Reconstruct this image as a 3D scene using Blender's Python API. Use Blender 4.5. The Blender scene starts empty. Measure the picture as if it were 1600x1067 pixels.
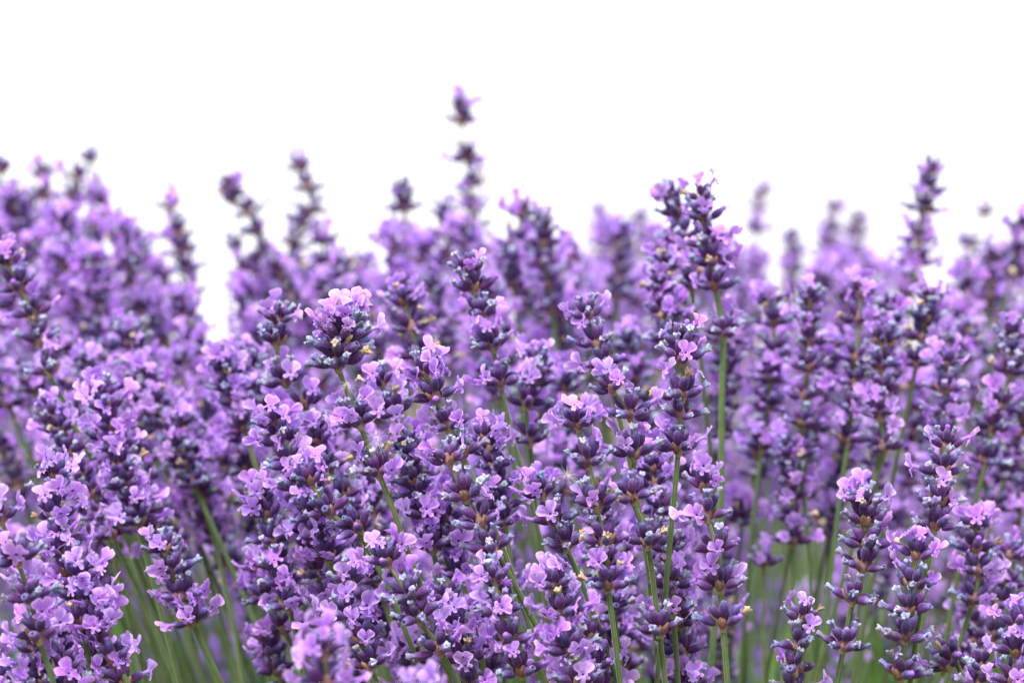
import bpy, math, random
import numpy as np
from mathutils import Vector, Matrix

rng = random.Random(11)
nrg = np.random.RandomState(5)
scene = bpy.context.scene
col = scene.collection

# ------------------------------------------------------------------ camera, sky, light, exposure
CAMZ, FPX = 0.62, 1600.0 * 100.0 / 36.0
cam_data = bpy.data.cameras.new('camera')
cam_data.lens = 100.0
cam_data.sensor_width = 36.0
cam_data.clip_start = 0.02
cam_data.clip_end = 3000.0
cam_data.dof.use_dof = True
cam_data.dof.focus_distance = 1.11
cam_data.dof.aperture_fstop = 8.5
cam_data.dof.aperture_blades = 0
cam = bpy.data.objects.new('camera', cam_data)
cam.location = (0, 0, CAMZ)
cam.rotation_euler = (math.radians(90), 0, 0)
col.objects.link(cam)
scene.camera = cam

SUN_EL, SUN_ROT = 58.0, 200.0
world = bpy.data.worlds.new('World')
scene.world = world
world.use_nodes = True
nt = world.node_tree
nt.nodes.clear()
w_out = nt.nodes.new('ShaderNodeOutputWorld')
w_bg = nt.nodes.new('ShaderNodeBackground')
w_sky = nt.nodes.new('ShaderNodeTexSky')
w_sky.sky_type = 'NISHITA'
w_sky.sun_disc = False
w_sky.sun_elevation = math.radians(SUN_EL)
w_sky.sun_rotation = math.radians(SUN_ROT)
w_sky.dust_density = 6.0
w_mix = nt.nodes.new('ShaderNodeMix')          # bright even cloud layer over the clear sky
w_mix.data_type = 'RGBA'
w_mix.inputs[0].default_value = 0.93
w_mix.inputs[7].default_value = (6.6, 6.6, 6.8, 1.0)
nt.links.new(w_sky.outputs[0], w_mix.inputs[6])
nt.links.new(w_mix.outputs[2], w_bg.inputs[0])
w_bg.inputs[1].default_value = 0.15
nt.links.new(w_bg.outputs[0], w_out.inputs[0])

sun_data = bpy.data.lights.new('sun', 'SUN')
sun_data.energy = 3.4
sun_data.angle = math.radians(12)
sun_data.color = (1.0, 0.97, 0.93)
sun = bpy.data.objects.new('sun', sun_data)
sun.rotation_euler = (math.radians(90 - SUN_EL), 0, math.radians(180 - SUN_ROT + 0))
sun.location = (0, -3, 4)
col.objects.link(sun)

scene.view_settings.view_transform = 'Standard'
scene.view_settings.look = 'None'
scene.view_settings.exposure = 0.72
scene.view_settings.gamma = 1.0
scene.view_settings.use_curve_mapping = False
scene.cycles.max_bounces = 7
scene.cycles.diffuse_bounces = 4
scene.cycles.transmission_bounces = 4
scene.cycles.caustics_reflective = False
scene.cycles.caustics_refractive = False


# ------------------------------------------------------------------ helpers
def P(x, y, d):
    """the place in the field seen at this point of the photograph, d metres ahead"""
    return Vector(((x - 800.0) / FPX * d, d, CAMZ - (y - 533.5) / FPX * d))


def make_mesh(name, verts, faces, cols, mats, fmat=None, smooth=True):
    me = bpy.data.meshes.new(name)
    me.from_pydata([tuple(v) for v in verts], [], [tuple(f) for f in faces])
    for m in mats:
        me.materials.append(m)
    if fmat is not None and len(mats) > 1:
        me.polygons.foreach_set('material_index', np.asarray(fmat, dtype=np.int32))
    if cols is not None:
        at = me.color_attributes.new('tint', 'FLOAT_COLOR', 'POINT')
        c = np.ones((len(verts), 4), dtype=np.float32)
        c[:, :3] = np.asarray(cols, dtype=np.float32)
        at.data.foreach_set('color', c.ravel())
    if smooth:
        me.polygons.foreach_set('use_smooth', np.ones(len(me.polygons), dtype=bool))
    me.update()
    return me


class MB:
    def __init__(self):
        self.v, self.f, self.c, self.m = [], [], [], []

    def grid(self, pts, cols, closed=True, mat=0):
        """pts: rows x cols points; closed joins each row into a ring"""
        b = len(self.v)
        R, S = len(pts), len(pts[0])
        for r in range(R):
            for s in range(S):
                self.v.append(pts[r][s])
                self.c.append(cols[r][s])
        for r in range(R - 1):
            for s in range(S if closed else S - 1):
                s2 = (s + 1) % S
                self.f.append((b + r * S + s, b + r * S + s2, b + (r + 1) * S + s2, b + (r + 1) * S + s))
                self.m.append(mat)

    def fan(self, ring_start, n, centre, colr, mat=0):
        b = len(self.v)
        self.v.append(centre)
        self.c.append(colr)
        for s in range(n):
            self.f.append((ring_start + s, ring_start + (s + 1) % n, b))
            self.m.append(mat)

    def mesh(self, name, mats, smooth=True):
        return make_mesh(name, self.v, self.f, self.c, mats, self.m, smooth)


def lerp3(a, b, t):
    t = max(0.0, min(1.0, t))
    return tuple(a[i] + (b[i] - a[i]) * t for i in range(3))


def ramp(stops, t):
    for i in range(len(stops) - 1):
        if t <= stops[i + 1][0]:
            w = (t - stops[i][0]) / max(1e-6, stops[i + 1][0] - stops[i][0])
            return lerp3(stops[i][1], stops[i + 1][1], w)
    return stops[-1][1]


# ------------------------------------------------------------------ materials
def plant_material(name, rough=0.7, trans=0.0, sheen=0.0, sheen_tint=(1, 1, 1), bump_scale=2500, bump=0.3,
                   vary=0.12, hue_vary=0.02, sat_vary=0.0, noise_scale=900, spots=0.25, bump_dist=0.0003):
    m = bpy.data.materials.new(name)
    m.use_nodes = True
    n, l = m.node_tree.nodes, m.node_tree.links
    n.clear()
    out = n.new('ShaderNodeOutputMaterial')
    pr = n.new('ShaderNodeBsdfPrincipled')
    at = n.new('ShaderNodeAttribute')
    at.attribute_name = 'tint'
    oi = n.new('ShaderNodeObjectInfo')
    tc = n.new('ShaderNodeTexCoord')
    nz = n.new('ShaderNodeTexNoise')
    nz.inputs['Scale'].default_value = noise_scale
    nz.inputs['Detail'].default_value = 3
    l.new(tc.outputs['Object'], nz.inputs['Vector'])
    hs = n.new('ShaderNodeHueSaturation')
    l.new(at.outputs['Color'], hs.inputs['Color'])
    mr = n.new('ShaderNodeMapRange')
    mr.inputs[3].default_value = 0.5 - hue_vary
    mr.inputs[4].default_value = 0.5 + hue_vary
    l.new(oi.outputs['Random'], mr.inputs[0])
    l.new(mr.outputs[0], hs.inputs['Hue'])
    # brightness: per object and grain
    ob = n.new('ShaderNodeMath'); ob.operation = 'MULTIPLY'; ob.inputs[1].default_value = 7.31
    l.new(oi.outputs['Random'], ob.inputs[0])
    fr = n.new('ShaderNodeMath'); fr.operation = 'FRACT'
    l.new(ob.outputs[0], fr.inputs[0])
    m1 = n.new('ShaderNodeMapRange')
    m1.inputs[3].default_value = 1 - vary; m1.inputs[4].default_value = 1 + vary
    l.new(fr.outputs[0], m1.inputs[0])
    m2 = n.new('ShaderNodeMapRange')
    m2.inputs[1].default_value = 0.3; m2.inputs[2].default_value = 0.7
    m2.inputs[3].default_value = 1 - spots; m2.inputs[4].default_value = 1 + spots
    l.new(nz.outputs['Fac'], m2.inputs[0])
    mm = n.new('ShaderNodeMath'); mm.operation = 'MULTIPLY'
    l.new(m1.outputs[0], mm.inputs[0]); l.new(m2.outputs[0], mm.inputs[1])
    l.new(mm.outputs[0], hs.inputs['Value'])
    ms = n.new('ShaderNodeMapRange')
    ms.inputs[3].default_value = 1 - sat_vary; ms.inputs[4].default_value = 1 + sat_vary * 0.4
    ob2 = n.new('ShaderNodeMath'); ob2.operation = 'MULTIPLY'; ob2.inputs[1].default_value = 13.7
    l.new(oi.outputs['Random'], ob2.inputs[0])
    fr2 = n.new('ShaderNodeMath'); fr2.operation = 'FRACT'
    l.new(ob2.outputs[0], fr2.inputs[0]); l.new(fr2.outputs[0], ms.inputs[0])
    l.new(ms.outputs[0], hs.inputs['Saturation'])
    l.new(hs.outputs[0], pr.inputs['Base Color'])
    pr.inputs['Roughness'].default_value = rough
    pr.inputs['Specular IOR Level'].default_value = 0.25
    pr.inputs['Sheen Weight'].default_value = sheen
    pr.inputs['Sheen Roughness'].default_value = 0.4
    pr.inputs['Sheen Tint'].default_value = (*sheen_tint, 1)
    bz = n.new('ShaderNodeTexNoise')
    bz.inputs['Scale'].default_value = bump_scale
    l.new(tc.outputs['Object'], bz.inputs['Vector'])
    bp = n.new('ShaderNodeBump')
    bp.inputs['Strength'].default_value = bump
    bp.inputs['Distance'].default_value = bump_dist
    l.new(bz.outputs['Fac'], bp.inputs['Height'])
    l.new(bp.outputs[0], pr.inputs['Normal'])
    if trans > 0:
        tr = n.new('ShaderNodeBsdfTranslucent')
        l.new(hs.outputs[0], tr.inputs['Color'])
        mx = n.new('ShaderNodeMixShader')
        mx.inputs[0].default_value = trans
        l.new(pr.outputs[0], mx.inputs[1]); l.new(tr.outputs[0], mx.inputs[2])
        l.new(mx.outputs[0], out.inputs[0])
    else:
        l.new(pr.outputs[0], out.inputs[0])
    return m


M_PETAL = plant_material('lilac_petal', rough=0.6, trans=0.38, sheen=0.15, bump_scale=1400, bump=0.35, vary=0.12,
                         hue_vary=0.014, sat_vary=0.16, noise_scale=700, spots=0.10)
M_CALYX = plant_material('velvet_purple_calyx', rough=0.8, sheen=0.35, sheen_tint=(0.75, 0.7, 1.0), bump_scale=5200,
                         bump=0.8, vary=0.30, hue_vary=0.03, noise_scale=2600, spots=0.55)
M_CALYX.node_tree.nodes['Principled BSDF'].inputs['Specular IOR Level'].default_value = 0.08
M_WITHER = plant_material('withered_blue_corolla', rough=0.85, trans=0.12, sheen=0.3, bump_scale=3500, bump=0.8,
                          vary=0.28, hue_vary=0.04, sat_vary=0.35, noise_scale=1500, spots=0.35)
M_BRACT = plant_material('papery_tan_bract', rough=0.8, trans=0.25, bump_scale=1800, bump=0.5, vary=0.25,
                         hue_vary=0.02, noise_scale=900, spots=0.3)
M_STEM = plant_material('green_downy_stem', rough=0.65, sheen=0.3, sheen_tint=(0.9, 1, 0.8), bump_scale=1500,
                        bump=0.4, vary=0.15, hue_vary=0.02, noise_scale=260, spots=0.16)
M_LEAF = plant_material('grey_green_leaf', rough=0.7, trans=0.3, bump_scale=500, bump=0.3, vary=0.15,
                        hue_vary=0.02, noise_scale=60, spots=0.25)
M_FLUFF = plant_material('white_seed_hair', rough=0.5, trans=0.4, bump=0.0, vary=0.05, spots=0.02)

C_PETAL = (0.515, 0.225, 0.88)
C_PETAL_EDGE = (0.73, 0.48, 0.96)
C_PETAL_DEEP = (0.33, 0.12, 0.66)
C_CAL = (0.082, 0.030, 0.140)
C_CAL_BASE = (0.10, 0.030, 0.09)
C_CAL_TIP = (0.15, 0.125, 0.30)
C_BLUE = (0.22, 0.23, 0.48)
C_BLUE_PALE = (0.52, 0.51, 0.72)
C_TAN = (0.48, 0.30, 0.16)
C_BRACT = (0.27, 0.12, 0.10)


# ------------------------------------------------------------------ small plant meshes (metres)
def calyx_mesh(seed, kind, segs=18, far=False):
    """ribbed barrel along +z, 6 mm; kind: 'wither', 'tan', 'open', 'bud'"""
    r = random.Random(seed)
    L = 0.0052 * r.uniform(0.90, 1.12)
    prof = [(0, .5), (.08, .90), (.22, 1.28), (.42, 1.50), (.62, 1.53), (.80, 1.36), (.93, 1.10), (1.0, 0.98)]
    if far:
        segs, prof = 7, [(0, .5), (.3, 1.2), (.7, 1.32), (1.0, .98)]
    mb = MB()
    bend = r.uniform(-0.0004, 0.0010)
    ph = r.uniform(0, 6.28)
    pts, cols = [], []
    for (t, rad) in prof:
        ring, cr = [], []
        for s in range(segs):
            a = 2 * math.pi * s / segs
            rib = 1.0 + (0.075 if s % 2 == 0 else -0.075) * math.sin(math.pi * min(1, t * 1.1)) if not far else 1.0
            rr = 0.001 * rad * rib * (1 + 0.04 * math.sin(2 * a + ph))
            ring.append((rr * math.cos(a) - bend * t * (1 - t) * 3, rr * math.sin(a), L * t))
            c = ramp([(0, C_CAL_BASE), (0.3, C_CAL), (0.72, C_CAL), (1.0, C_CAL_TIP)], t + (0.05 if s % 2 else -0.03))
            k = 1.25 if s % 2 == 0 else 0.8
            cr.append(tuple(min(1, q * k) for q in c))
        pts.append(ring); cols.append(cr)
    # rim turned inwards
    rim, cr = [], []
    for s in range(segs):
        a = 2 * math.pi * s / segs
        tooth = 0.00045 * (1 if (s * 5 // segs) % 2 == 0 else 0.2) * r.uniform(.5, 1.3)
        rim.append((0.00088 * math.cos(a), 0.00088 * math.sin(a), L + tooth))
        cr.append(lerp3(C_CAL_TIP, C_BLUE, 0.6))
    pts.append(rim); cols.append(cr)
    rim2 = [(0.00045 * math.cos(2 * math.pi * s / segs), 0.00045 * math.sin(2 * math.pi * s / segs), L * 0.97) for s in range(segs)]
    pts.append(rim2); cols.append([C_CAL] * segs)
    mb.grid(pts, cols)
    mb.fan(len(mb.v) - segs, segs, (0, 0, L * 0.96), C_CAL)
    if kind in ('wither', 'tan'):
        # crumpled dried corolla: two or three ragged folded lobes
        base_c = C_BLUE if kind == 'wither' else C_TAN
        pale = C_BLUE_PALE if kind == 'wither' else (0.72, 0.60, 0.42)
        lx, ly = r.uniform(-.5, .5), r.uniform(-.5, .5)
        S = 12 if not far else 6
        rows = [(0.0, .8), (.3, .9), (.55, 1.15), (.8, 1.55), (1.0, 1.35), (.85, .55)] if not far else [(0, .65), (.6, 1.1), (1, .7)]
        H = 0.0028 * r.uniform(0.75, 1.3)
        off = [r.uniform(0.55, 1.35) for _ in range(S)]
        offz = [r.uniform(-0.35, 0.35) for _ in range(S)]
        pts, cols = [], []
        for (t, rad) in rows:
            ring, cr = [], []
            for s in range(S):
                a = 2 * math.pi * s / S + 0.4 * t * math.sin(ph)
                w = 1 + (off[s] - 1) * min(1, t * 1.4)
                rr = 0.00088 * rad * w * r.uniform(.88, 1.12)
                ring.append((rr * math.cos(a) + lx * 0.001 * t, rr * math.sin(a) + ly * 0.001 * t,
                             L - 0.0002 + H * t + offz[s] * 0.0018 * t * t))
                q = lerp3(base_c, pale, max(0, (off[s] - 0.75)) * 1.15 * t)
                q = lerp3(q, C_CAL, 0.5 if off[s] < .72 else 0.0)
                cr.append(q)
            pts.append(ring); cols.append(cr)
        mb.grid(pts, cols, mat=1)
        mb.fan(len(mb.v) - S, S, (lx * 0.001, ly * 0.001, L + H * 0.55), lerp3(base_c, C_CAL, .7), mat=1)
    elif kind == 'bud':
        S = 12 if not far else 6
        rows = [(0, .75), (.3, 1.0), (.6, 1.12), (.85, .8), (1, .3)]
        pts, cols = [], []
        for (t, rad) in rows:
            pts.append([(0.00095 * rad * (1 + .1 * math.sin(3 * 6.283 * s / S)) * math.cos(6.283 * s / S),
                         0.00095 * rad * math.sin(6.283 * s / S), L - 0.0002 + 0.0021 * t) for s in range(S)])
            cols.append([lerp3(C_PETAL_DEEP, C_PETAL, t)] * S)
        mb.grid(pts, cols, mat=2)
        mb.fan(len(mb.v) - S, S, (0, 0, L + 0.0020), C_PETAL, mat=2)
    return mb.mesh('calyx', [M_CALYX, M_WITHER, M_PETAL])


def floret_mesh(seed, far=False):
    """two-lipped corolla; tube leaves the calyx along +z, face turned towards +x, two big lobes up, three small below"""
    r = random.Random(seed)
    A = math.radians(r.uniform(12, 66))
    tube = 0.0030 * r.uniform(0.8, 1.35)
    S = 60 if not far else 26
    size = r.uniform(0.92, 1.12)
    spread = r.uniform(0.85, 1.12)
    # lobes: centre angle (90 = up), length mm, half width deg
    lobes = [(90 + 34 * spread, 5.7 * r.uniform(.88, 1.05), 40), (90 - 34 * spread, 5.7 * r.uniform(.88, 1.05), 40),
             (270 - 60, 3.3 * r.uniform(.75, 1.15), 26), (270 + r.uniform(-6, 6), 3.8 * r.uniform(.8, 1.15), 27), (270 + 60, 3.3 * r.uniform(.75, 1.15), 26)]
    reflex = [r.uniform(-0.6, 1.1), r.uniform(-0.6, 1.1), r.uniform(-.5, 1.8), r.uniform(-.3, 2.0), r.uniform(-.5, 1.8)]
    lip_up = r.uniform(0.1, 0.95)      # forward lean of upper lip
    lip_dn = r.uniform(-0.3, 0.35)
    n = Vector((math.sin(A), 0, math.cos(A)))
    u = Vector((-math.cos(A), 0, math.sin(A)))
    w = Vector((0, 1, 0))
    centre = Vector((0.0006, 0, tube))
    fold = r.uniform(0.1, 1.9)
    rows_t = [0, .5, 1.0]
    rows_p = [0.12, 0.28, 0.45, 0.62, 0.78, 0.90, 1.0] if not far else [0.2, 0.6, 1.0]
    pts, cols = [], []
    for t in rows_t:
        ring, cr = [], []
        for s in range(S):
            th = 2 * math.pi * s / S
            rad = (0.00055 + 0.00035 * t)
            ax = Vector((0.0006 * t * t, 0, tube * t * 0.96 - 0.0008 * (1 - t)))
            e1 = Vector((0, 0, 0)) + (u * t + Vector((-1, 0, 0)) * (1 - t))
            e1.normalize()
            p = ax + (w * math.cos(th) + e1 * math.sin(th)) * rad
            ring.append(tuple(p))
            cr.append(lerp3(C_PETAL, C_PETAL_EDGE, .15))
        pts.append(ring); cols.append(cr)
    p1, p2 = r.uniform(0, 6), r.uniform(0, 6)
    for v in rows_p:
        ring, cr = [], []
        for s in range(S):
            th = 2 * math.pi * s / S
            deg = math.degrees(th)
            best, bl, bd = 0.0, 0, 1.0
            for i, (c, ln, hw) in enumerate(lobes):
                dd = (deg - c + 180) % 360 - 180
                q = abs(dd) / hw
                val = ln * (max(0.0, 1 - q ** 2.6) ** 0.42)
                if val > best:
                    best, bl, bd = val, i, dd / hw
            R = max(best, 1.75)
            if bl < 2 and abs(bd) < 0.35:
                R *= 1 - 0.06 * (1 - abs(bd) / .35) * v      # notch at the tip of the upper lobes
            R = 0.0009 + (R * size - 0.9) * 0.001 * v
            up = math.sin(th)
            x, y = R * math.cos(th), R * math.sin(th)
            k = (R / 0.005)
            lift = 0.0
            if up > 0:
                lift += lip_up * 0.0022 * k * k * up + 0.0012 * fold * (x / 0.004) ** 2
            else:
                lift += lip_dn * 0.002 * k * k * (-up) + 0.0006 * (1 - k)
            lift -= reflex[bl] * 0.0016 * max(0, k - .45) ** 2 * 2
            lift += 0.00030 * math.cos(bd * 7) * v + 0.00055 * math.sin(3.1 * th + p1) * k + 0.00028 * math.sin(7 * th + p2) * v * v
            lift += 0.0006 * bd * bd * k
            p = centre + w * x + u * y + n * (lift + 0.0002)
            ring.append(tuple(p))
            vein = (0.5 + 0.5 * math.cos(bd * 13)) ** 3
            c = lerp3(C_PETAL, C_PETAL_EDGE, 0.12 + .88 * max(0, v - .6) / .4)
            c = lerp3(c, C_PETAL_DEEP, (0.75 * vein * max(0, .85 - v) + (0.12 if v < .2 else 0)))
            cr.append(c)
        pts.append(ring); cols.append(cr)
    mb = MB()
    mb.grid(pts, cols)
    # throat: recessed dark funnel just inside the mouth
    if not far:
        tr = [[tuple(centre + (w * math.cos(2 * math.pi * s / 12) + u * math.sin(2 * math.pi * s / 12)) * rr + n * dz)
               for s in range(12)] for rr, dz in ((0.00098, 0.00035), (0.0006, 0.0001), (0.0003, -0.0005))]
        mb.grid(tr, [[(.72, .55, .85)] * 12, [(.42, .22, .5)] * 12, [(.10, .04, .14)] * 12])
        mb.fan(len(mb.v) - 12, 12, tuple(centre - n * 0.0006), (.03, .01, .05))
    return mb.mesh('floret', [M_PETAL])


def bract_mesh(seed):
    r = random.Random(seed)
    pts, cols = [], []
    L, W = 0.0042 * r.uniform(.7, 1.15), 0.0020 * r.uniform(.75, 1.15)
    N, K = 7, 7
    for i in range(N):
        t = i / (N - 1)
        ww = W * (math.sin(math.pi * (0.18 + 0.80 * t) ** 0.9)) ** 0.7 if t < 1 else W * 0.08
        row, cr = [], []
        for j in range(K):
            s = (j / (K - 1) - .5) * 2
            row.append((0.0009 + L * t * 0.92 - 0.0006 * s * s, ww * s,
                        0.0035 * t * t * r.uniform(.95, 1.05) + 0.0012 * s * s + 0.00018 * math.cos(s * 9) - 0.0006))
            cr.append(lerp3(C_BRACT, (0.40, 0.27, 0.18), (0.1 + .8 * t) * (0.6 + 0.4 * math.cos(s * 9))))
        pts.append(row); cols.append(cr)
    mb = MB()
    mb.grid(pts, cols, closed=False)
    return mb.mesh('bract', [M_BRACT])


def knob_mesh(seed):
    """the thickened node of the stem from which a whorl springs"""
    mb = MB()
    S = 10
    rows = [(-0.0024, .95), (-0.0010, 1.35), (0.0004, 1.75), (0.0018, 1.6), (0.003, 1.05), (0.004, .9)]
    pts = [[(0.001 * q * math.cos(6.2832 * s / S), 0.001 * q * math.sin(6.2832 * s / S), z) for s in range(S)] for z, q in rows]
    cols = [[lerp3((.22, .25, .10), (.24, .12, .12), min(1, max(0, (z + .002) / .002)))] * S for z, q in rows]
    mb.grid(pts, cols)
    mb.fan(len(mb.v) - S, S, (0, 0, 0.0041), (.2, .2, .1))
    return mb.mesh('whorl', [M_STEM])


CAL = {'wither': [calyx_mesh(10 + i, 'wither') for i in range(9)],
       'tan': [calyx_mesh(40 + i, 'tan') for i in range(3)],
       'open': [calyx_mesh(50 + i, 'open') for i in range(4)],
       'bud': [calyx_mesh(60 + i, 'bud') for i in range(3)]}
FLO = [floret_mesh(100 + i) for i in range(16)]
BRA = [bract_mesh(200 + i) for i in range(5)]
KNOB = [knob_mesh(0)]


def frame_from(zdir, xhint):
    z = zdir.normalized()
    x = (xhint - z * xhint.dot(z)).normalized()
    y = z.cross(x)
    return Matrix((x, y, z)).transposed()


AGES = [[.74, .05, .10, .11], [.60, .03, .12, .25], [.82, .10, .06, .02], [.50, .02, .40, .08], [.66, .22, .10, .02]]


def whorl_plan(r, n, top, bloom, age, fs=1.0, size=1.0):
    """children of one whorl: (kind, variant, local matrix)"""
    out = []
    spin = r.uniform(0, 6.283)
    for i in range(n):
        side = i % 2
        k = i // 2
        m = (n + 1) // 2
        az = spin + side * math.pi + math.radians(((k + .5) / m - .5) * r.uniform(150, 168) + r.uniform(-12, 12))
        tier = (k + side) % 2
        if top:
            el = math.radians(r.uniform(48, 82) if tier else r.uniform(28, 48))
        else:
            el = math.radians(r.uniform(50, 76) if tier else r.uniform(12, 36))
        hx = Vector((math.cos(az), math.sin(az), 0))
        zd = hx * math.cos(el) + Vector((0, 0, math.sin(el)))
        xd = hx * math.sin(el) - Vector((0, 0, math.cos(el)))
        rot = frame_from(zd, xd)
        base = hx * (0.0017 + (0.0009 if not tier else -0.0003)) + Vector((0, 0, 0.0002 + (0.0022 if tier else 0.0) + r.uniform(-.0004, .0006)))
        sc = size * r.uniform(.88, 1.12)
        opened = r.random() < bloom
        kind = 'open' if opened else r.choices(['wither', 'tan', 'open', 'bud'], age)[0]
        Mx = Matrix.Translation(base) @ (rot @ Matrix.Rotation(r.uniform(-.3, .3), 3, 'Z')).to_4x4() @ Matrix.Scale(sc, 4)
        out.append(('calyx', r.choice(CAL[kind]), Mx))
        if opened:
            tip = base + zd * 0.0048 * sc
            roll = r.gauss(0, .6)
            Mf = Matrix.Translation(tip) @ (rot @ Matrix.Rotation(roll, 3, 'Z')).to_4x4() @ Matrix.Scale(sc * fs * r.uniform(.70, .98), 4)
            out.append(('floret', r.choice(FLO), Mf))
    for i in range(2 + (r.random() < .4)):
        az = spin + math.pi / 2 + i * math.pi + r.uniform(-.4, .4)
        Mb = Matrix.Translation((0, 0, -0.0006)) @ Matrix.Rotation(az, 4, 'Z') @ Matrix.Scale(size * r.uniform(.85, 1.1), 4)
        out.append(('bract', r.choice(BRA), Mb))
    return out


def catmull(pts, per):
    out = []
    n = len(pts)
    for i in range(n - 1):
        p0 = pts[max(0, i - 1)]; p1 = pts[i]; p2 = pts[i + 1]; p3 = pts[min(n - 1, i + 2)]
        for k in range(per):
            t = k / per
            out.append(0.5 * ((2 * p1) + (p2 - p0) * t + (2 * p0 - 5 * p1 + 4 * p2 - p3) * t * t + (3 * p1 - p0 - 3 * p2 + p3) * t ** 3))
    out.append(pts[-1])
    return out


def stem_mesh(path, r0, r1, S=8):
    pts, cols = [], []
    n = len(path)
    ref = Vector((0, 1, 0))
    for i, p in enumerate(path):
        t = (path[min(n - 1, i + 1)] - path[max(0, i - 1)]).normalized()
        x = ref.cross(t).normalized()
        y = t.cross(x)
        rad = r0 + (r1 - r0) * min(1, i / (n * 0.5))
        ring, cr = [], []
        for s in range(S):
            a = 2 * math.pi * s / S
            q = rad * (1.10 if s % 2 == 0 else .94)      # four-angled stem
            ring.append(tuple(p + x * math.cos(a) * q + y * math.sin(a) * q))
            k = 1.15 if s % 2 == 0 else .82
            c = lerp3((0.185, 0.19, 0.09), (0.07, 0.115, 0.03), i / n * 1.9)
            cr.append((c[0] * k, c[1] * k, c[2] * k))
        pts.append(ring); cols.append(cr)
    mb = MB()
    mb.grid(pts, cols)
    mb.fan(0, S, tuple(path[0]), (.25, .28, .12))
    mb.f[-S:] = [(b, a, c) for (a, b, c) in mb.f[-S:]]
    return mb.mesh('stem', [M_STEM])


SPIKES = []   # records for labels


def base_point(last, tang, r):
    """where the stem meets the woody base of its bush"""
    bx = last.x + tang.x / max(.2, abs(tang.z)) * 0.17
    bx = bx * .75 + 0.05 * .25 + r.uniform(-.03, .03)
    by = last.y + r.uniform(-.05, .05) + tang.y * .1
    return Vector((bx, by, 0.02))


def spike(whorls, d, bloom=0.30, seed=0, n=(9, 12), size=1.0, tilt=0.0, label=None, group=None, stem_to=None, short='', sizes=None,
          stem_r=0.00076, fill=False):
    """whorls: photograph points (x, y) of the whorls from the top down, d: metres from the camera"""
    r = random.Random(seed * 7919 + int(whorls[0][0] * 13 + whorls[0][1]))
    if not fill:
        size *= 1.12 if d < 1.5 else 1.25
    W = [P(x, y, d + tilt * i) for i, (x, y) in enumerate(whorls)]
    ctrl = list(W)
    if len(W) > 1:
        dirv = (W[0] - W[1]).normalized()
    else:
        dirv = Vector((r.uniform(-.1, .1), 0, 1)).normalized()
    ctrl.insert(0, W[0] + dirv * 0.004)
    if stem_to:
        for q in (stem_to if isinstance(stem_to, list) else [stem_to]):
            ctrl.append(P(q[0], q[1], d + tilt * len(W)))
    tang = (ctrl[-1] - ctrl[-2]).normalized()
    if abs(tang.x) > .6 or tang.z > -.5:
        tang = Vector((max(-.5, min(.5, tang.x)), 0, -.85)).normalized()
    B = base_point(ctrl[-1], tang, r)
    L = ctrl[-1]
    H = (L - B).length
    path = catmull(ctrl, 5)
    for k in range(1, 13):
        t = k / 12
        h00 = 2 * t ** 3 - 3 * t ** 2 + 1; h10 = (t ** 3 - 2 * t ** 2 + t) * .6
        h01 = -2 * t ** 3 + 3 * t ** 2; h11 = t ** 3 - t ** 2
        path.append(L * h00 + tang * (H * h10) + B * h01 + Vector((0, 0, -1)) * (H * h11))
    root = bpy.data.objects.new('lavender_spike', None)
    root.empty_display_size = 0.01
    root.location = B
    col.objects.link(root)
    # the stem gets its own mesh, in the coordinates of its root
    st = bpy.data.objects.new('stem', stem_mesh([p - B for p in path], stem_r * 0.8, stem_r * 1.25))
    st.parent = root
    col.objects.link(st)
    nflo = 0
    age = r.choices(AGES, [5, 3, 3, 2, 1])[0]
    for i, p in enumerate(W):
        up = (W[i - 1] - p).normalized() if i > 0 else dirv
        if i > 0 and i < len(W) - 1:
            up = (W[i - 1] - W[i + 1]).normalized()
        if up.z < .3:
            up = Vector((up.x, up.y, .6)).normalized()
        up = (up + Vector((r.uniform(-.12, .12), r.uniform(-.25, .1), .5))).normalized()
        top = i == 0 or (i == 1 and len(W) > 2 and (W[0] - p).length < 0.009)
        s = size * (0.86 if i == 0 else 1.0) * (sizes[i] if sizes else 1.0)
        nn = r.randint(*n)
        if i == 0:
            nn = max(6, nn - 1)
        bl = bloom[i] * 1.1 if isinstance(bloom, (list, tuple)) else bloom * r.uniform(.5, 1.6)
        wo = bpy.data.objects.new('whorl', KNOB[0])
        wo.parent = root
        wo.matrix_basis = Matrix.Translation(p - B) @ frame_from(up, Vector((1, 0, 0))).to_4x4() @ Matrix.Scale(s, 4)
        col.objects.link(wo)
        for nm, me, mx in whorl_plan(r, nn, top, bl, age, s ** -.75 * (1.0 if s < 1.1 else 1.05)):
            o = bpy.data.objects.new(nm, me)
            o.parent = wo
            o.matrix_basis = mx
            col.objects.link(o)
            nflo += nm == 'floret'
    if label:
        root['label'] = label
    root['category'] = 'lavender spike'
    root['group'] = group or 'lavender flower spikes in the field'
    SPIKES.append(dict(o=root, x=whorls[0][0], y=whorls[0][1], d=d, short=short, fill=fill, flo=nflo / max(1, len(W)), n=len(W)))
    return root


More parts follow.
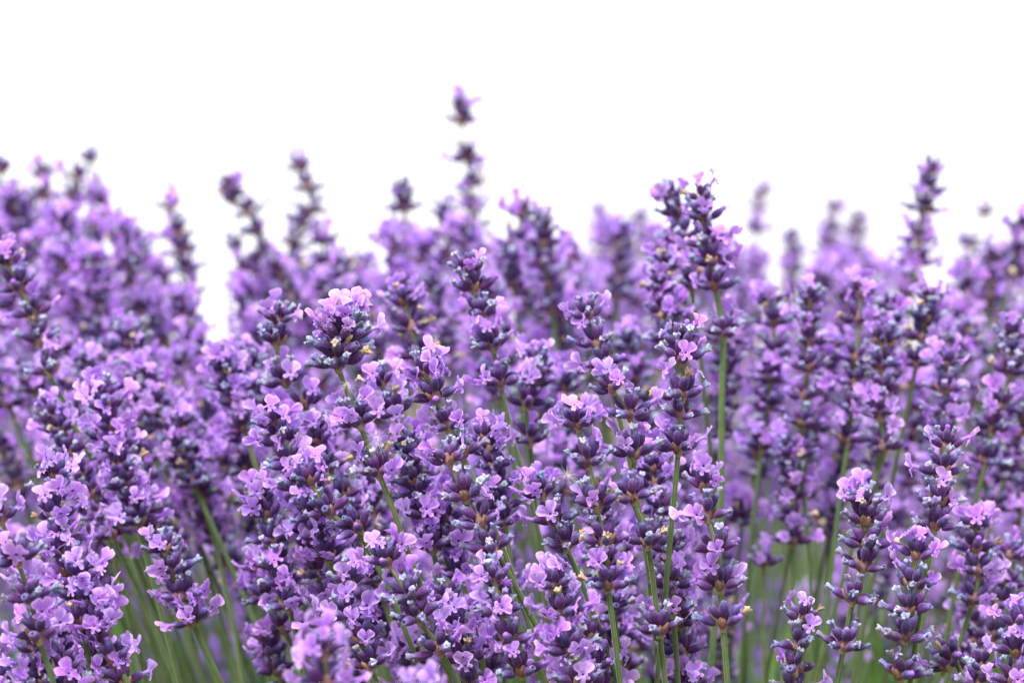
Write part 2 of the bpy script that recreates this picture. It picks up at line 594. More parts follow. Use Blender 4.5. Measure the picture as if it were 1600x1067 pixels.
# ------------------------------------------------------------------ setting: ground
def soil_material():
    m = bpy.data.materials.new('dry_soil')
    m.use_nodes = True
    n, l = m.node_tree.nodes, m.node_tree.links
    pr = n['Principled BSDF']
    tc = n.new('ShaderNodeTexCoord')
    nz = n.new('ShaderNodeTexNoise'); nz.inputs['Scale'].default_value = 3.0; nz.inputs['Detail'].default_value = 10
    l.new(tc.outputs['Object'], nz.inputs['Vector'])
    cr = n.new('ShaderNodeValToRGB')
    cr.color_ramp.elements[0].position = .35; cr.color_ramp.elements[0].color = (.10, .075, .045, 1)
    cr.color_ramp.elements[1].position = .68; cr.color_ramp.elements[1].color = (.20, .16, .10, 1)
    l.new(nz.outputs['Fac'], cr.inputs[0]); l.new(cr.outputs[0], pr.inputs['Base Color'])
    bp = n.new('ShaderNodeBump'); bp.inputs['Distance'].default_value = .02
    l.new(nz.outputs['Fac'], bp.inputs['Height']); l.new(bp.outputs[0], pr.inputs['Normal'])
    pr.inputs['Roughness'].default_value = .95
    return m


G = 1500.0
gv, gf = [], []
ticks = [-G, -200, -40, -8, -4, -2, 0, 2, 4, 8, 40, 200, G]
for yy in ticks:
    for xx in ticks:
        gv.append((xx, yy + 2, -0.35 * min(1, max(0, (abs(yy + 2 - 2) - 6) / 60))))
K = len(ticks)
for j in range(K - 1):
    for i in range(K - 1):
        gf.append((j * K + i, j * K + i + 1, (j + 1) * K + i + 1, (j + 1) * K + i))
gm = make_mesh('ground', gv, gf, None, [soil_material()])
ground = bpy.data.objects.new('ground', gm)
ground['kind'] = 'structure'
col.objects.link(ground)

# ------------------------------------------------------------------ the spikes that the photograph shows singly
# (metres, whorl points from the top down, dict of details, label, short name used by its neighbours' labels)
S = [
 # ---- in focus
 (1.11, [(540,498),(535,516),(530,536),(528,560),(562,650),(592,728)], dict(bloom=[.25,.3,.25,.2,.45,.2], n=(14,16), sizes=[1.1,1.2,1.2,1.15,1.05,1.0], stem_to=(612,790)),
  'broad woolly-topped lavender spike, the sharpest and biggest head left of the centre', 'the broad woolly-topped spike'),
 (1.16, [(597,590),(618,636)], dict(bloom=.25, n=(9,11), stem_to=[(650,715),(700,880)]),
  'short dark lavender spike on a slanting green stem, tucked behind the broad woolly head', 'the short dark slanting spike'),
 (1.12, [(664,572),(682,610),(700,655),(722,700)], dict(bloom=[.6,.4,.2,.1], stem_to=(745,760)),
  'lavender spike with ruffled lilac petals on top, close right of the broad woolly head', 'the ruffled tan-flecked spike'),
 (1.20, [(436,492),(431,524),(446,588),(478,625),(505,668)], dict(bloom=[.35,.1,.35,.2,.2], n=(9,11)),
  'soft lavender spike with one pink-lit floret on its tip, left of the woolly head', 'the soft spike left of the woolly head'),
 (1.13, [(487,742),(515,790),(560,815)], dict(bloom=[.55,.2,.1], n=(10,12)),
  'leaning lavender spike with two large florets pointing left, below the broad woolly head', 'the leaning spike below the woolly head'),
 (1.10, [(606,868),(640,922),(655,955),(688,1005)], dict(bloom=[.55,.3,.1,.3], n=(10,12), stem_to=(720,1075)),
  'leaning lavender spike with bright florets at its head and four blue-tipped whorls, lower centre', 'the blue-tipped leaning spike at the bottom'),
 (1.10, [(702,710),(727,765),(752,806),(772,846)], dict(bloom=[.4,.15,.25,.1], n=(8,10), stem_to=(800,905)),
  'slender lavender spike with upright pale petals on top and four stepped whorls at centre', 'the slender stepped spike'),
 (1.19, [(733,412),(740,441),(757,482),(770,532),(782,590)], dict(bloom=[.25,.05,.15,.5,.5], n=(9,11), stem_to=[(800,680),(826,770)]),
  'tall five-whorled lavender spike on a long bare stem, right of the broad woolly head', 'the tall spike with a two-lobed crest'),
 (1.12, [(848,762),(868,805),(884,842)], dict(bloom=[.6,.05,.1], n=(9,10), stem_to=(905,900)),
  'lavender spike with bunched florets above two dark whorls, left of the starry seed tuft', 'the bunched-crown spike'),
 (1.17, [(918,485),(932,528),(945,560)], dict(bloom=[.55,.1,.15], n=(9,10), stem_to=(965,640)),
  'lavender spike with a drooping floret at each side, just left of the crested dark-topped spike', 'the spike with side florets'),
 (1.11, [(957,598),(984,637),(991,700),(990,768),(1012,838),(1030,975)], dict(bloom=[.4,.35,.15,.1,.25,.1], n=(9,12), stem_to=(1040,1070)),
  'long lavender spike of six spaced whorls on a thick green stem right of centre', 'the long six-whorled spike'),
 (1.10, [(903,655),(920,712),(932,778),(943,835),(950,905)], dict(bloom=[.5,.35,.2,.15,.15], n=(9,11), stem_to=(960,990)),
  'lavender spike of five heavy dark whorls standing left of the long six-whorled spike', 'the five-tiered spike with tan bracts'),
 (1.13, [(1066,525),(1066,552),(1066,608),(1064,640),(1060,692)], dict(bloom=[.1,.35,.4,.25,.35], n=(9,11), sizes=[1.0,1.05,1,.9,1], stem_to=(1053,780)),
  'upright lavender spike with a dark cream-flecked crown above florets at both sides, right of centre', 'the cream-flecked upright spike'),
 (1.24, [(1098,302),(1099,333),(1105,370),(1112,402),(1118,440),(1130,512)], dict(bloom=[.4,.05,.3,.6,.5,.25], n=(9,11), stem_to=[(1128,620),(1127,760)], stem_r=.001),
  'tallest sharp lavender spike, with wing-like florets against the white sky and a thick bare stem', 'the tall winged spike'),
 (1.30, [(1046,302),(1056,328),(1066,362),(1074,402),(1080,440)], dict(bloom=[.35,.1,.5,.6,.4]),
  'lavender spike with dark pointed buds standing close left of the tall winged spike', 'the spike beside the winged one'),
 (1.27, [(116,640),(126,682),(140,724),(152,772),(165,815)], dict(bloom=[.6,.4,.3,.4,.3]),
  'soft lavender spike leaning right, above and right of the tall lower left spike', 'the leaning soft spike on the left'),
 (1.27, [(1036,410),(1034,445),(1040,482),(1044,520)], dict(bloom=[.7,.25,.35,.3]),
  'soft lavender spike with a pale frilly crown below and left of the tall winged spike', 'the frilly-crowned soft spike'),
 (1.09, [(1102,752),(1105,795),(1120,850),(1125,905),(1130,965)], dict(bloom=[.75,.35,.15,.3,.1], n=(8,9), stem_to=(1137,1070)),
  'crisp lavender spike crowned with many pale florets above evenly spaced dark whorls', 'the crisp crowned spike'),
 (1.12, [(1252,958),(1247,1000),(1243,1035),(1240,1068)], dict(bloom=[.5,.1,.3,.1], n=(7,9)),
  'short lavender spike rising from the bottom edge over blurred green stems, lower right', 'the short spike over green stems'),
 (1.11, [(1350,778),(1352,806),(1352,842),(1348,875),(1333,925),(1318,1000)], dict(bloom=[.3,.05,.1,.1,.0,.0], n=(7,9), stem_to=(1308,1070)),
  'slim blue-tipped lavender spike with hardly an open floret and its lowest whorls apart', 'the slim blue-tipped spike'),
 (1.11, [(1477,688),(1472,727),(1466,775),(1460,812)], dict(bloom=[.4,.25,.2,.2], n=(8,9), stem_to=(1450,880)),
  'crisp lavender spike with two florets like ears on its top, near the right side', 'the eared spike'),
 (1.10, [(1432,858),(1425,905),(1420,945),(1414,985),(1408,1045)], dict(bloom=[.9,.25,.05,.05,.15], n=(8,10), stem_to=(1402,1080)),
  'lavender spike with a ruff of open florets around its crown, below the eared spike', 'the ruffed spike'),
 (1.08, [(85,735),(83,765),(88,797),(98,835),(108,885),(125,922),(128,962)], dict(bloom=[.4,.3,.35,.35,.5,.4,.3], n=(7,9), stem_to=(145,1060)),
  'lavender spike of seven close whorls, crisp and tallest at the lower left', 'the lower left seven-whorled spike'),
 (1.06, [(2,800),(28,865),(48,925),(62,985)], dict(bloom=[.6,.3,.4,.5], n=(9,11), stem_to=(86,1075)),
  'lavender spike cut by the left edge of the photo at the lower left corner', 'the spike at the lower left edge'),
 (1.08, [(162,985),(178,1022),(195,1060)], dict(bloom=[.7,.5,.6], n=(8,10)),
  'low lavender spike full of florets right of the tall lower left spike', 'the low floret-filled spike'),
 (1.07, [(100,1035),(110,1070)], dict(bloom=[.8,.5], n=(8,10)),
  'lavender spike of pale florets cropped by the bottom edge at the lower left', 'the cropped pale spike'),
 (1.16, [(258,850),(270,884),(284,922),(300,960)], dict(bloom=[.4,.35,.45,.4], n=(9,11), stem_to=(345,1065)),
  'stubby floret-covered lavender spike on a bare stem slanting to the bottom edge', 'the stubby slanting spike'),
 (1.20, [(405,880),(415,925),(445,975)], dict(bloom=[.6,.5,.4], n=(9,11), stem_to=(475,1050)),
  'soft three-whorled lavender spike right of the stubby floret-covered one', 'the soft spike at the lower left centre'),
 (1.11, [(548,900),(543,950),(565,990),(580,1030)], dict(bloom=[.5,.65,.4,.4], n=(9,11)),
  'lavender spike with a fan of florets at its left, beside the blue-tipped leaning spike', 'the fan-flowered spike'),
 (0.97, [(507,1010),(512,1060)], dict(bloom=[.75,.7], n=(9,10)),
  'blurred near lavender spike of pale florets rising from the bottom edge left of centre', 'the blurred near spike'),
 (0.96, [(648,1085)], dict(bloom=.8, n=(8,9)),
  'tip of a blurred near lavender spike just showing at the bottom edge', 'the blurred near tip'),
 (1.09, [(773,895),(785,945),(800,990),(814,1040)], dict(bloom=[.55,.55,.6,.6], n=(9,11)),
  'flower-laden lavender spike at the bottom centre, left of its twin', 'the flower-laden spike'),
 (1.08, [(867,905),(878,948),(890,1005),(905,1055)], dict(bloom=[.65,.5,.8,.5], n=(9,11)),
  'flower-laden lavender spike with the largest open florets, at the bottom right of centre', 'the large-floreted spike'),
 (1.12, [(925,985),(932,1030),(940,1070)], dict(bloom=[.6,.5,.5], n=(8,10)),
  'low lavender spike right of the large-floreted one at the bottom edge', 'the low spike beside it'),
 (1.13, [(700,925),(712,975),(725,1020),(735,1060)], dict(bloom=[.65,.65,.6,.5], n=(9,11)),
  'lavender spike thick with florets between the blue-tipped leaning and the flower-laden spikes', 'the thick spike between'),
 (1.15, [(1045,850),(1050,905),(1052,945)], dict(bloom=[.5,.4,.5], n=(8,10), stem_to=(1058,1040)),
  'lavender spike partly hidden left behind the crisp crowned spike', 'the half-hidden spike'),
 (1.12, [(1535,1030),(1530,1062)], dict(bloom=[.05,.2], n=(6,8)),
  'small dark budded lavender spike peeping up at the lower right bottom edge', 'the small budded spike'),
 (1.09, [(1592,965),(1588,1010),(1582,1055)], dict(bloom=[.7,.65,.6], n=(9,11)),
  'lavender spike rich in florets cut by the right edge at the lower right corner', 'the spike in the lower right corner'),
 (1.20, [(1525,812),(1524,848),(1530,885),(1520,930)], dict(bloom=[.55,.2,.35,.3], n=(8,10), stem_to=(1478,1065)),
  'soft lavender spike of four tight whorls right behind the ruffed spike', 'the tight four-whorl spike'),
 (1.24, [(1577,862),(1574,905),(1560,935),(1552,985)], dict(bloom=[.5,.2,.3,.1], n=(8,10)),
  'soft four-whorled lavender spike near the right edge, above the lower right corner', 'the soft spike near the right edge'),
 (1.13, [(1480,1030),(1490,1015)], dict(bloom=[.1,.1], n=(6,7)),
  'low dark lavender whorls between the ruffed spike and the right edge at the bottom', 'the low dark whorls'),
 (1.16, [(1085,1062),(1088,1090)], dict(bloom=[.5,.5], n=(6,8)),
  'lavender tip at the bottom edge left of the crisp crowned spike\'s stem', 'the low lilac tip'),
 # ---- a little behind
 (1.25, [(12,402),(30,440),(52,482),(62,522),(76,572)], dict(bloom=[.4,.3,.35,.2,.2], n=(8,10), stem_to=(98,625)),
  'soft lavender spike leaning right down from the left edge, halfway up', 'the leaning spike at the left edge'),
 (1.34, [(1203,465),(1208,497),(1212,547),(1205,585),(1198,628),(1190,690)], dict(bloom=[.35,.05,.1,.3,.1,.6]),
  'soft lavender spike right of the tall winged spike, with florets hanging low', 'the soft spike right of the winged one'),
 (1.30, [(1263,465),(1265,492),(1265,528),(1262,568),(1258,612),(1255,655),(1248,700)], dict(bloom=[.35,.05,.1,.05,.05,.0,.0], n=(8,9), stem_to=(1258,790)),
  'long dark lavender spike of seven nearly floretless whorls, right of the winged spike', 'the long seven-whorled spike'),
 (1.30, [(1345,452),(1342,492),(1337,555),(1334,592),(1330,632),(1325,680)], dict(bloom=[.5,.1,.05,.1,.3,.3], n=(8,9), stem_to=(1318,740)),
  'soft six-whorled lavender spike crowned with pale petals, right of the long seven-whorled spike', 'the pale-crowned soft spike'),
 (1.26, [(1377,525),(1376,563),(1378,603),(1374,640),(1382,692)], dict(bloom=[.3,.0,.1,.3,.2], n=(8,9), stem_to=(1362,760)),
  'soft lavender spike with neat dark cups above the slim blue-tipped one', 'the neat dark-cupped spike'),
 (1.30, [(1450,462),(1445,492),(1440,522),(1432,560)], dict(bloom=[.7,.1,.1,.1]),
  'soft lavender spike with a bouquet of florets on top, above the eared spike', 'the bouquet-topped spike'),
 (1.27, [(1478,562),(1477,600),(1476,640),(1472,680)], dict(bloom=[.5,.1,.2,.3]),
  'soft lavender spike directly above the eared spike, with a lilac floret at each shoulder', 'the shouldered spike'),
 (1.28, [(1580,520),(1580,546),(1577,574),(1563,628),(1550,662),(1540,712)], dict(bloom=[.3,.0,.0,.2,.2,.1], stem_to=(1520,800)),
  'soft dark lavender spike near the right edge, its stem slanting to the left', 'the dark slanting spike at the right'),
 (1.26, [(632,465),(645,505),(655,545)], dict(bloom=[.55,.1,.25], stem_to=(680,620)),
  'soft lavender spike between the woolly head and the tall five-whorled spike', 'the soft spike above the woolly head'),
 (1.22, [(838,562),(835,592),(822,622),(828,680)], dict(bloom=[.6,.3,.15,.2], n=(9,11), stem_to=(832,740)),
  'soft lavender spike with florets reaching right, between the tall crested and the side-floreted spikes', 'the soft spike right of the tall crested one'),
 (1.45, [(848,345),(850,375),(851,405),(856,440),(862,478)], dict(bloom=[.05,.1,.15,.4,.4], n=(9,11)),
  'blurred lavender spike with a spiny dark tip against the sky, near the lone one', 'the spiny-tipped blurred spike'),
 (1.50, [(815,330),(802,378),(800,408),(803,440)], dict(bloom=[.8,.1,.4,.4]),
  'blurred lavender spike with a pale round floret on its tip against the sky', 'the round-tipped blurred spike'),
 # ---- skyline, blurred
 (1.72, [(720,162),(722,186),(730,244),(733,286),(735,318),(738,350),(742,390)], dict(bloom=[.4,.45,.45,.55,.25,.3,.4], n=(8,9)),
  'tallest lavender spike of all, standing alone and blurred high against the white sky', 'the tall lone spike'),
 (1.70, [(468,258),(482,290),(488,322),(472,345),(455,375)], dict(bloom=[.35,.15,.45,.1,.3], n=(7,8), stem_to=(450,420)),
  'blurred lavender spike curving like a hook against the sky, left of the tall lone one', 'the hooked skyline spike'),
 (1.70, [(362,288),(366,306),(392,328),(402,358),(412,392)], dict(bloom=[.35,.1,.15,.1,.3], n=(7,8)),
  'blurred dark lavender spike leaning right against the sky at the left gap', 'the dark spike by the sky gap'),
 (1.72, [(372,382),(384,420),(392,460)], dict(bloom=[.3,.6,.6], n=(7,9)),
  'blurred lavender spike below the dark leaning one, edging the sky gap', 'the lower spike by the sky gap'),
 (1.66, [(266,318),(277,362),(286,388),(292,418),(300,455)], dict(bloom=[.6,.3,.1,.1,.2], n=(8,9)),
  'blurred lavender spike with butterfly-like petals on top, at the right end of the left-hand crowd', 'the butterfly-topped skyline spike'),
 (1.78, [(141,246),(146,300),(150,340)], dict(bloom=[.0,.3,.4], n=(6,8)),
  'blurred lavender spike with a small dark cup on its tip, upper left', 'the small dark-cupped skyline spike'),
 (1.72, [(118,272),(112,308),(106,345),(112,385)], dict(bloom=[.05,.4,.5,.5], n=(7,8)),
  'blurred lavender spike with a flat dark crown just left below the small dark cup', 'the flat-crowned skyline spike'),
 (1.70, [(68,270),(68,303),(72,355),(78,400)], dict(bloom=[.6,.1,.2,.5], n=(8,9)),
  'blurred lavender spike with upright lilac petals on top at the far upper left', 'the upper left lilac-tipped spike'),
 (1.68, [(3,262),(10,305),(14,340),(20,372)], dict(bloom=[.15,.05,.2,.5], n=(8,9)),
  'blurred lavender spike cut by the left edge on the skyline', 'the skyline spike at the left edge'),
 (1.66, [(162,310),(186,345),(200,368),(215,400)], dict(bloom=[.4,.2,.1,.3], n=(8,9)),
  'blurred lavender spike with dark whorls slanting down to the right on the left skyline', 'the slanting skyline spike'),
 (1.64, [(630,297),(633,322),(640,378),(645,410)], dict(bloom=[.25,.2,.15,.4], n=(8,9)),
  'blurred lavender spike with a thin twig-like tip left of the tall lone one', 'the thin-tipped skyline spike'),
 (1.60, [(692,330),(700,362),(705,400)], dict(bloom=[.4,.05,.5], n=(8,10)),
  'blurred lavender spike with a dark star of calyces directly left of the tall lone one', 'the dark-starred skyline spike'),
 (1.60, [(505,372),(510,412),(518,450)], dict(bloom=[.5,.15,.4]),
  'blurred lavender spike with ragged petals beside the hooked one', 'the ragged skyline spike'),
 (1.55, [(1452,262),(1447,293),(1440,322),(1435,372),(1431,405)], dict(bloom=[.0,.3,.3,.5,.5], n=(7,9)),
  'blurred tall lavender spike with a forked dark tip against the sky, upper right', 'the fork-tipped skyline spike'),
 (2.25, [(1190,300),(1184,322),(1182,358)], dict(bloom=[.5,.4,.4]),
  'very blurred small lavender tip alone against the sky right of the tall winged spike', 'the small faint tip'),
 (2.3, [(935,330),(937,352),(938,380)], dict(bloom=[.05,.2,.4]),
  'very blurred grey lavender tip between the spiny-tipped and the winged spikes', 'the faint grey tip'),
 (2.2, [(1000,340),(1008,368),(1012,395)], dict(bloom=[.4,.4,.4]),
  'very blurred lavender spike close left behind the winged spike', 'the faint spike left of the winged one'),
 (2.2, [(1305,325),(1300,355),(1290,378),(1285,400)], dict(bloom=[.2,.5,.4,.3]),
  'very blurred lavender spike, left one of the faint pair above the pale-crowned spike', 'the left faint spike of the pair'),
 (2.2, [(1342,338),(1340,362),(1338,392)], dict(bloom=[.1,.3,.3]),
  'very blurred lavender spike, right one of the faint pair above the pale-crowned spike', 'the right faint spike of the pair'),
 (2.1, [(1236,368),(1240,392),(1244,420)], dict(bloom=[.0,.2,.3]),
  'very blurred lavender tip like a dark dot above the long seven-whorled spike', 'the dark dot tip'),
 (2.0, [(1536,330),(1516,380),(1513,415)], dict(bloom=[.05,.05,.3]),
  'very blurred grey-green lavender tip against the sky near the right edge', 'the grey-green tip'),
 (1.58, [(1595,352),(1590,392),(1582,420)], dict(bloom=[.8,.6,.4]),
  'blurred lavender spike heavy with lilac petals cut by the right edge on the skyline', 'the lilac-heavy spike at the right edge'),
 (1.62, [(1550,400),(1548,430),(1545,460)], dict(bloom=[.4,.2,.2]),
  'blurred dark lavender spike left of the lilac-heavy one at the right edge', 'the dark neighbour at the right edge'),
]


def shifted(W, d):
    return [(x, y + 12 * 1.11 / d) for x, y in W]


for i, (d, W, kw, label, short) in enumerate(S):
    spike(shifted(W, d), d, seed=i + 1, label=label, short=short, **kw)

# ------------------------------------------------------------------ the crowd between and behind them
SKY = [(-60, 285), (0, 300), (60, 300), (170, 325), (230, 365), (290, 400), (305, 480), (318, 520), (345, 530), (356, 385), (400, 375), (500, 375),
       (560, 400), (600, 370), (660, 350), (720, 350), (780, 350), (880, 365), (905, 430), (925, 360), (960, 335), (1040, 330), (1150, 375),
       (1230, 405), (1330, 385), (1400, 405), (1480, 430), (1540, 410), (1600, 380), (1660, 380)]


def sky_at(x):
    return float(np.interp(x, [p[0] for p in SKY], [p[1] for p in SKY]))


def random_head(x, y, d, nw, lean):
    s = 1.11 / d
    gap = rng.uniform(27, 36)
    pts = [(x, y)]
    cx, cy = x, y
    for k in range(nw - 1):
        g = gap * (0.7 if k == 0 else rng.uniform(.85, 1.35)) * s
        if k == nw - 2 and rng.random() < .35:
            g *= 1.7
        cx += lean * g + rng.uniform(-2, 2) * s
        cy += g
        if d < 1.6 and (175 < cx < 285 and cy > 890 or 1140 < cx < 1300 and cy > 850):
            break            # the openings through which the green stalks show
        pts.append((cx, cy))
    return pts


def lean_at(x):
    return float(np.interp(x, [0, 500, 900, 1200, 1600], [.42, .35, .12, -.05, -.22])) + rng.uniform(-.13, .13)


taken = [(s_['x'], s_['y'], s_['d']) for s_ in SPIKES]


def place(count, dr, xr, yr, bloom, weight, seed0, mind, minsep=24):
    made = 0
    for attempt in range(count * 60):
        if made >= count:
            break
        x = rng.uniform(*xr)
        y = rng.uniform(*yr)
        d = rng.uniform(*dr)
        if y < sky_at(x) + mind or rng.random() > weight(x, y):
            continue
        if any(abs(tx - x) < minsep and abs(ty - y) < minsep * 1.4 and abs(td - d) < .25 for tx, ty, td in taken):
            continue
        taken.append((x, y, d))
        nw = rng.randint(5, 8)
        b = rng.choice(bloom)
        spike(random_head(x, y, d, nw, lean_at(x)), d, bloom=b, seed=seed0 + made, n=(9, 12), size=rng.uniform(.95, 1.15), fill=True)
        made += 1


def w_mid(x, y):
    if x > 1130:
        return 0.9 if y < 640 else (0.25 if y < 760 else 0.04)
    if 170 < x < 330 and y > 760:
        return 0.1
    return 1.0


def one(x, y):
    return 1.0


def w_front(x, y):
    if x > 1130 or 180 < x < 330:
        return 0.0
    if x > 950 and y > 850:
        return .2
    return 1.0


place(10, (1.34, 1.48), (110, 480), (590, 800), (.3, .5), one, 6000, 10, 40)
place(6, (1.32, 1.46), (40, 250), (560, 730), (.3, .5), one, 6050, 10, 40)
place(10, (1.28, 1.5), (1130, 1640), (640, 810), (.3, .5), one, 6550, 10, 40)
place(10, (1.5, 1.95), (1130, 1640), (750, 960), (.4, .6), one, 6500, 10, 40)
place(5, (1.07, 1.14), (-30, 110), (830, 1060), (.45, .6), one, 6100, 10, 44)
place(26, (1.48, 1.72), (-50, 310), (280, 480), (.4, .6, .7), one, 6200, 8, 22)
place(30, (1.48, 1.75), (345, 900), (350, 480), (.3, .5, .6), one, 6300, 8, 26)
place(30, (1.5, 2.1), (905, 1640), (335, 480), (.3, .45, .6), one, 6400, 8, 24)
place(14, (2.0, 2.5), (900, 1400), (335, 430), (.5, .6), one, 6450, 4, 20)
place(19, (1.14, 1.24), (400, 1100), (660, 1050), (.3, .5, .6), lambda x, y: w_front(x, y) * (1 if x < 760 or y > 860 else .3), 1000, 10, 46)
place(54, (1.28, 1.48), (-40, 1640), (470, 960), (.2, .35, .5), w_mid, 2000, 60, 34)
place(26, (1.48, 1.78), (-60, 1660), (430, 860), (.25, .4, .55), w_mid, 3000, 14, 26)

place(4, (1.19, 1.24), (85, 190), (590, 700), (.35, .5), one, 7000, 10, 30)
place(6, (1.26, 1.36), (200, 390), (560, 800), (.35, .5), one, 7100, 10, 34)

# labels for the crowd: told by look, then by the nearest singled-out spike
marks = [s_ for s_ in SPIKES if not s_['fill']]
buckets = {}
for s_ in SPIKES:
    if not s_['fill']:
        continue
    m = min(marks, key=lambda q: (q['x'] - s_['x']) ** 2 + ((q['y'] - s_['y']) * .8) ** 2)
    dx, dy = s_['x'] - m['x'], s_['y'] - m['y']
    if abs(dy) > abs(dx) * 1.3:
        rel = 'below' if dy > 0 else 'above'
    else:
        rel = 'right of' if dx > 0 else 'left of'
    s_['dist'] = math.hypot(dx, dy)
    blur = 'slightly soft' if s_['d'] < 1.24 else 'soft' if s_['d'] < 1.44 else 'blurred' if s_['d'] < 1.8 else 'faint blurred'
    buckets.setdefault((blur, rel, m['short']), []).append(s_)
ORD = ['nearest', 'second nearest', 'third nearest', 'fourth nearest', 'fifth nearest', 'sixth nearest', 'seventh nearest', 'eighth nearest']
for (blur, rel, short), lst in buckets.items():
    lst.sort(key=lambda q: q['dist'])
    for k, s_ in enumerate(lst):
        look = 'floret-rich' if s_['flo'] > 4 else 'dark' if s_['flo'] < 2.6 else 'lilac'
        head = '' if len(lst) == 1 else ORD[min(k, 7)] + ' '
        lab = f'{head}{blur} {look} lavender spike {rel} {short}'
        if len(lab.split()) > 16:
            lab = f'{head}{blur} {look} spike {rel} {short}'
        if len(lab.split()) > 16:
            lab = f'{head}{blur} spike {rel} {short}'
        s_['o']['label'] = lab

# ------------------------------------------------------------------ white seed tufts caught on the flowers
def seed_tuft(x, y, d, label, seed, n=46, L=0.0065):
    r = random.Random(seed)
    mb = MB()
    for i in range(n):
        v = Vector((r.gauss(0, 1), r.gauss(0, .8), r.gauss(-.1, 1))).normalized()
        ln = L * r.uniform(.5, 1.1)
        sag = Vector((r.uniform(-1, 1), r.uniform(-1, 1), -1)) * 0.0012
        side = v.cross(Vector((0, 1, .2))).normalized()
        oth = v.cross(side)
        rows = []
        for k in range(5):
            t = k / 4
            c = v * ln * t + sag * t * t
            q = 0.000045 * (1 - .6 * t)
            rows.append([tuple(c + side * q), tuple(c - side * q * .5 + oth * q), tuple(c - side * q * .5 - oth * q)])
        mb.grid(rows, [[(.85, .85, .83)] * 3] * 5)
    body = [[(0.0005 * q * math.cos(6.2832 * s / 6), 0.0005 * q * math.sin(6.2832 * s / 6), z) for s in range(6)]
            for z, q in ((-.001, .2), (-.0005, .8), (0, 1), (.0005, .3))]
    mb.grid(body, [[(.5, .4, .25)] * 6] * 4)
    o = bpy.data.objects.new('seed_tuft', mb.mesh('seed_tuft', [M_FLUFF]))
    o.location = P(x, y, d)
    o['label'] = label
    o['category'] = 'seed tuft'
    o['group'] = 'white seed tufts caught on the lavender'
    col.objects.link(o)


seed_tuft(885, 742, 1.085, 'white starry seed tuft caught on florets left of the five-tiered lavender spike', 1)
seed_tuft(541, 601, 1.095, 'downy white seed tuft stuck to the stem under the broad woolly lavender head', 2, 60, .0045)
seed_tuft(588, 685, 1.085, 'wispy white seed tuft on the lower whorls of the broad woolly lavender spike', 3, 30, .0075)

# ------------------------------------------------------------------ green undergrowth and the far rows
def leaf_field(name, n, yr, xw, zr, hr, wr, col_a, col_b, label, seed, steep=(.0, .5)):
    R = np.random.RandomState(seed)
    y = R.uniform(yr[0], yr[1], n)
    x = R.uniform(-1, 1, n) * (xw[0] + (xw[1] - xw[0]) * (y - yr[0]) / (yr[1] - yr[0]))
    z = R.uniform(zr[0], zr[1], n) * (0.9 + .12 * np.sin(x * 5.1 + 1) + .1 * np.sin(y * 4.3))
    h = R.uniform(hr[0], hr[1], n)
    w = R.uniform(wr[0], wr[1], n)
    az = R.uniform(0, 2 * np.pi, n)
    el = R.uniform(steep[0], steep[1], n)
    dirx, diry, dirz = np.sin(el) * np.cos(az), np.sin(el) * np.sin(az), np.cos(el)
    sx, sy = -np.sin(az), np.cos(az)
    tt = np.array([0, .35, .7, 1.0])
    ww = np.array([.5, 1.0, .75, .06])
    V = np.zeros((n, 4, 2, 3))
    for k in range(4):
        bend = tt[k] ** 2 * .35
        cx = x + h * (dirx * tt[k] + np.cos(az) * bend * .6)
        cy = y + h * (diry * tt[k] + np.sin(az) * bend * .6)
        cz = z + h * (dirz * tt[k] - bend * .35)
        for q, sg in enumerate((-1, 1)):
            V[:, k, q, 0] = cx + sg * sx * w * ww[k]
            V[:, k, q, 1] = cy + sg * sy * w * ww[k]
            V[:, k, q, 2] = cz
    V = V.reshape(-1, 3)
    base = (np.arange(n) * 8)[:, None, None]
    F = np.array([[0, 1, 3, 2], [2, 3, 5, 4], [4, 5, 7, 6]])[None] + base
    F = F.reshape(-1, 4)
    me = bpy.data.meshes.new(name)
    me.vertices.add(len(V)); me.vertices.foreach_set('co', V.astype(np.float32).ravel())
    me.loops.add(F.size); me.loops.foreach_set('vertex_index', F.astype(np.int32).ravel())
    me.polygons.add(len(F)); me.polygons.foreach_set('loop_start', (np.arange(len(F)) * 4).astype(np.int32))
    me.polygons.foreach_set('use_smooth', np.ones(len(F), dtype=bool))
    me.update(calc_edges=True)
    me.materials.append(M_LEAF)
    t = R.uniform(0, 1, n)[:, None]
    c = np.array(col_a)[None] * (1 - t) + np.array(col_b)[None] * t
    c = np.repeat(c, 8, axis=0)
    at = me.color_attributes.new('tint', 'FLOAT_COLOR', 'POINT')
    cc = np.ones((len(V), 4), dtype=np.float32); cc[:, :3] = c
    at.data.foreach_set('color', cc.ravel())
    o = bpy.data.objects.new(name, me)
    o['kind'] = 'stuff'
    o['label'] = label
    o['category'] = 'foliage'
    col.objects.link(o)
    return o


leaf_field('lavender_leaves', 26000, (0.95, 3.6), (.45, 1.1), (.02, .33), (.03, .06), (.0012, .0024), (.08, .15, .055), (.13, .21, .09),
           'narrow grey-green lavender leaves massed below the flower stems', 3, (.1, 1.0))
leaf_field('green_shoots', 9000, (1.35, 3.8), (.4, 1.1), (.06, .16), (.22, .36), (.0012, .0022), (.035, .12, .022), (.065, .18, .04),
           'thin green shoots and flowerless stems standing among the lavender', 4, (.0, .16))


leaf_field('grass_blades', 420, (1.3, 1.9), (.3, .5), (.22, .30), (.15, .24), (.0016, .0042), (.06, .17, .03), (.12, .26, .05),
           'broad green grass blades between the lavender bushes', 6, (.05, .5))


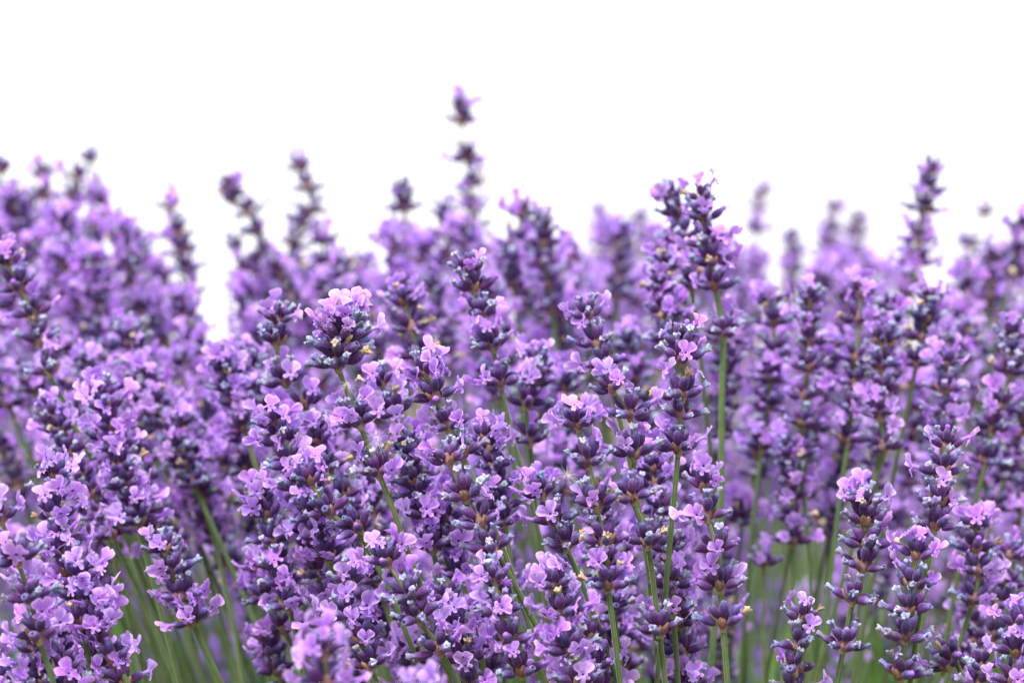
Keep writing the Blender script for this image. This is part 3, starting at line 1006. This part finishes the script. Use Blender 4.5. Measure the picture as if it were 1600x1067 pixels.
def far_row(name, n, yr, ztop, label, seed):
    """far spikes too small and blurred to pick apart: stems with whorls of calyces and petals, joined"""
    R = random.Random(seed)
    V, F, Cc, Mi = [], [], [], []

    def octa(c, a, rx, rz, colr, mat):
        b = len(V)
        ax = a.normalized()
        sd = ax.cross(Vector((.3, .2, 1))).normalized()
        ot = ax.cross(sd)
        V.append(c - ax * rz)
        for k in range(4):
            an = k * math.pi / 2
            V.append(c + (sd * math.cos(an) + ot * math.sin(an)) * rx)
        V.append(c + ax * rz)
        for k in range(4):
            F.append((b, b + 1 + (k + 1) % 4, b + 1 + k)); F.append((b + 5, b + 1 + k, b + 1 + (k + 1) % 4))
            Mi.extend((mat, mat))
        Cc.extend([colr] * 6)

    for i in range(n):
        y = R.uniform(*yr)
        xw = y * .19 + .1
        x = R.uniform(-xw, xw)
        # heights keep the gaps of sky open
        px = x / y * FPX + 800
        zmax = CAMZ - (sky_at(px) + 70 - 533.5) / FPX * y
        z = min(R.uniform(*ztop), zmax - abs(R.gauss(0, .05)))
        lean = R.uniform(-.12, .12)
        b = len(V)
        r_ = .0011
        for zz, xx in ((z, x), (0.05, x - lean * z)):
            for k in range(3):
                V.append(Vector((xx + r_ * math.cos(k * 2.094), y + r_ * math.sin(k * 2.094), zz)))
                Cc.append((.19, .27, .11))
        for k in range(3):
            F.append((b + k, b + (k + 1) % 3, b + 3 + (k + 1) % 3)); F.append((b + k, b + 3 + (k + 1) % 3, b + 3 + k))
            Mi.extend((1, 1))
        zz = z
        for w_ in range(R.randint(4, 7)):
            sp = R.uniform(0, 6.28)
            for q in range(8):
                az = sp + q * .785
                el = R.uniform(.4, 1.2)
                a = Vector((math.cos(az) * math.cos(el), math.sin(az) * math.cos(el), math.sin(el)))
                c0 = Vector((x - lean * (z - zz), y, zz)) + a * .0045
                octa(c0, a, .0014, .0032, C_CAL, 0)
                if q % 2 == 0:
                    octa(c0 + a * .0042, a, .0012, .0012, C_BLUE, 0)
                if R.random() < .42:
                    octa(c0 + a * .0062, Vector((math.cos(az), math.sin(az), R.uniform(-.3, .3))), .0042, .0012, C_PETAL, 2)
            zz -= R.uniform(.008, .014)
    me = make_mesh(name, V, F, Cc, [M_CALYX, M_STEM, M_PETAL], Mi, smooth=False)
    o = bpy.data.objects.new(name, me)
    o['kind'] = 'stuff'
    o['label'] = label
    o['category'] = 'lavender'
    col.objects.link(o)


far_row('far_lavender', 1150, (2.0, 3.5), (.34, .64), 'far lavender in bloom melting into a lilac blur behind the single spikes', 8)
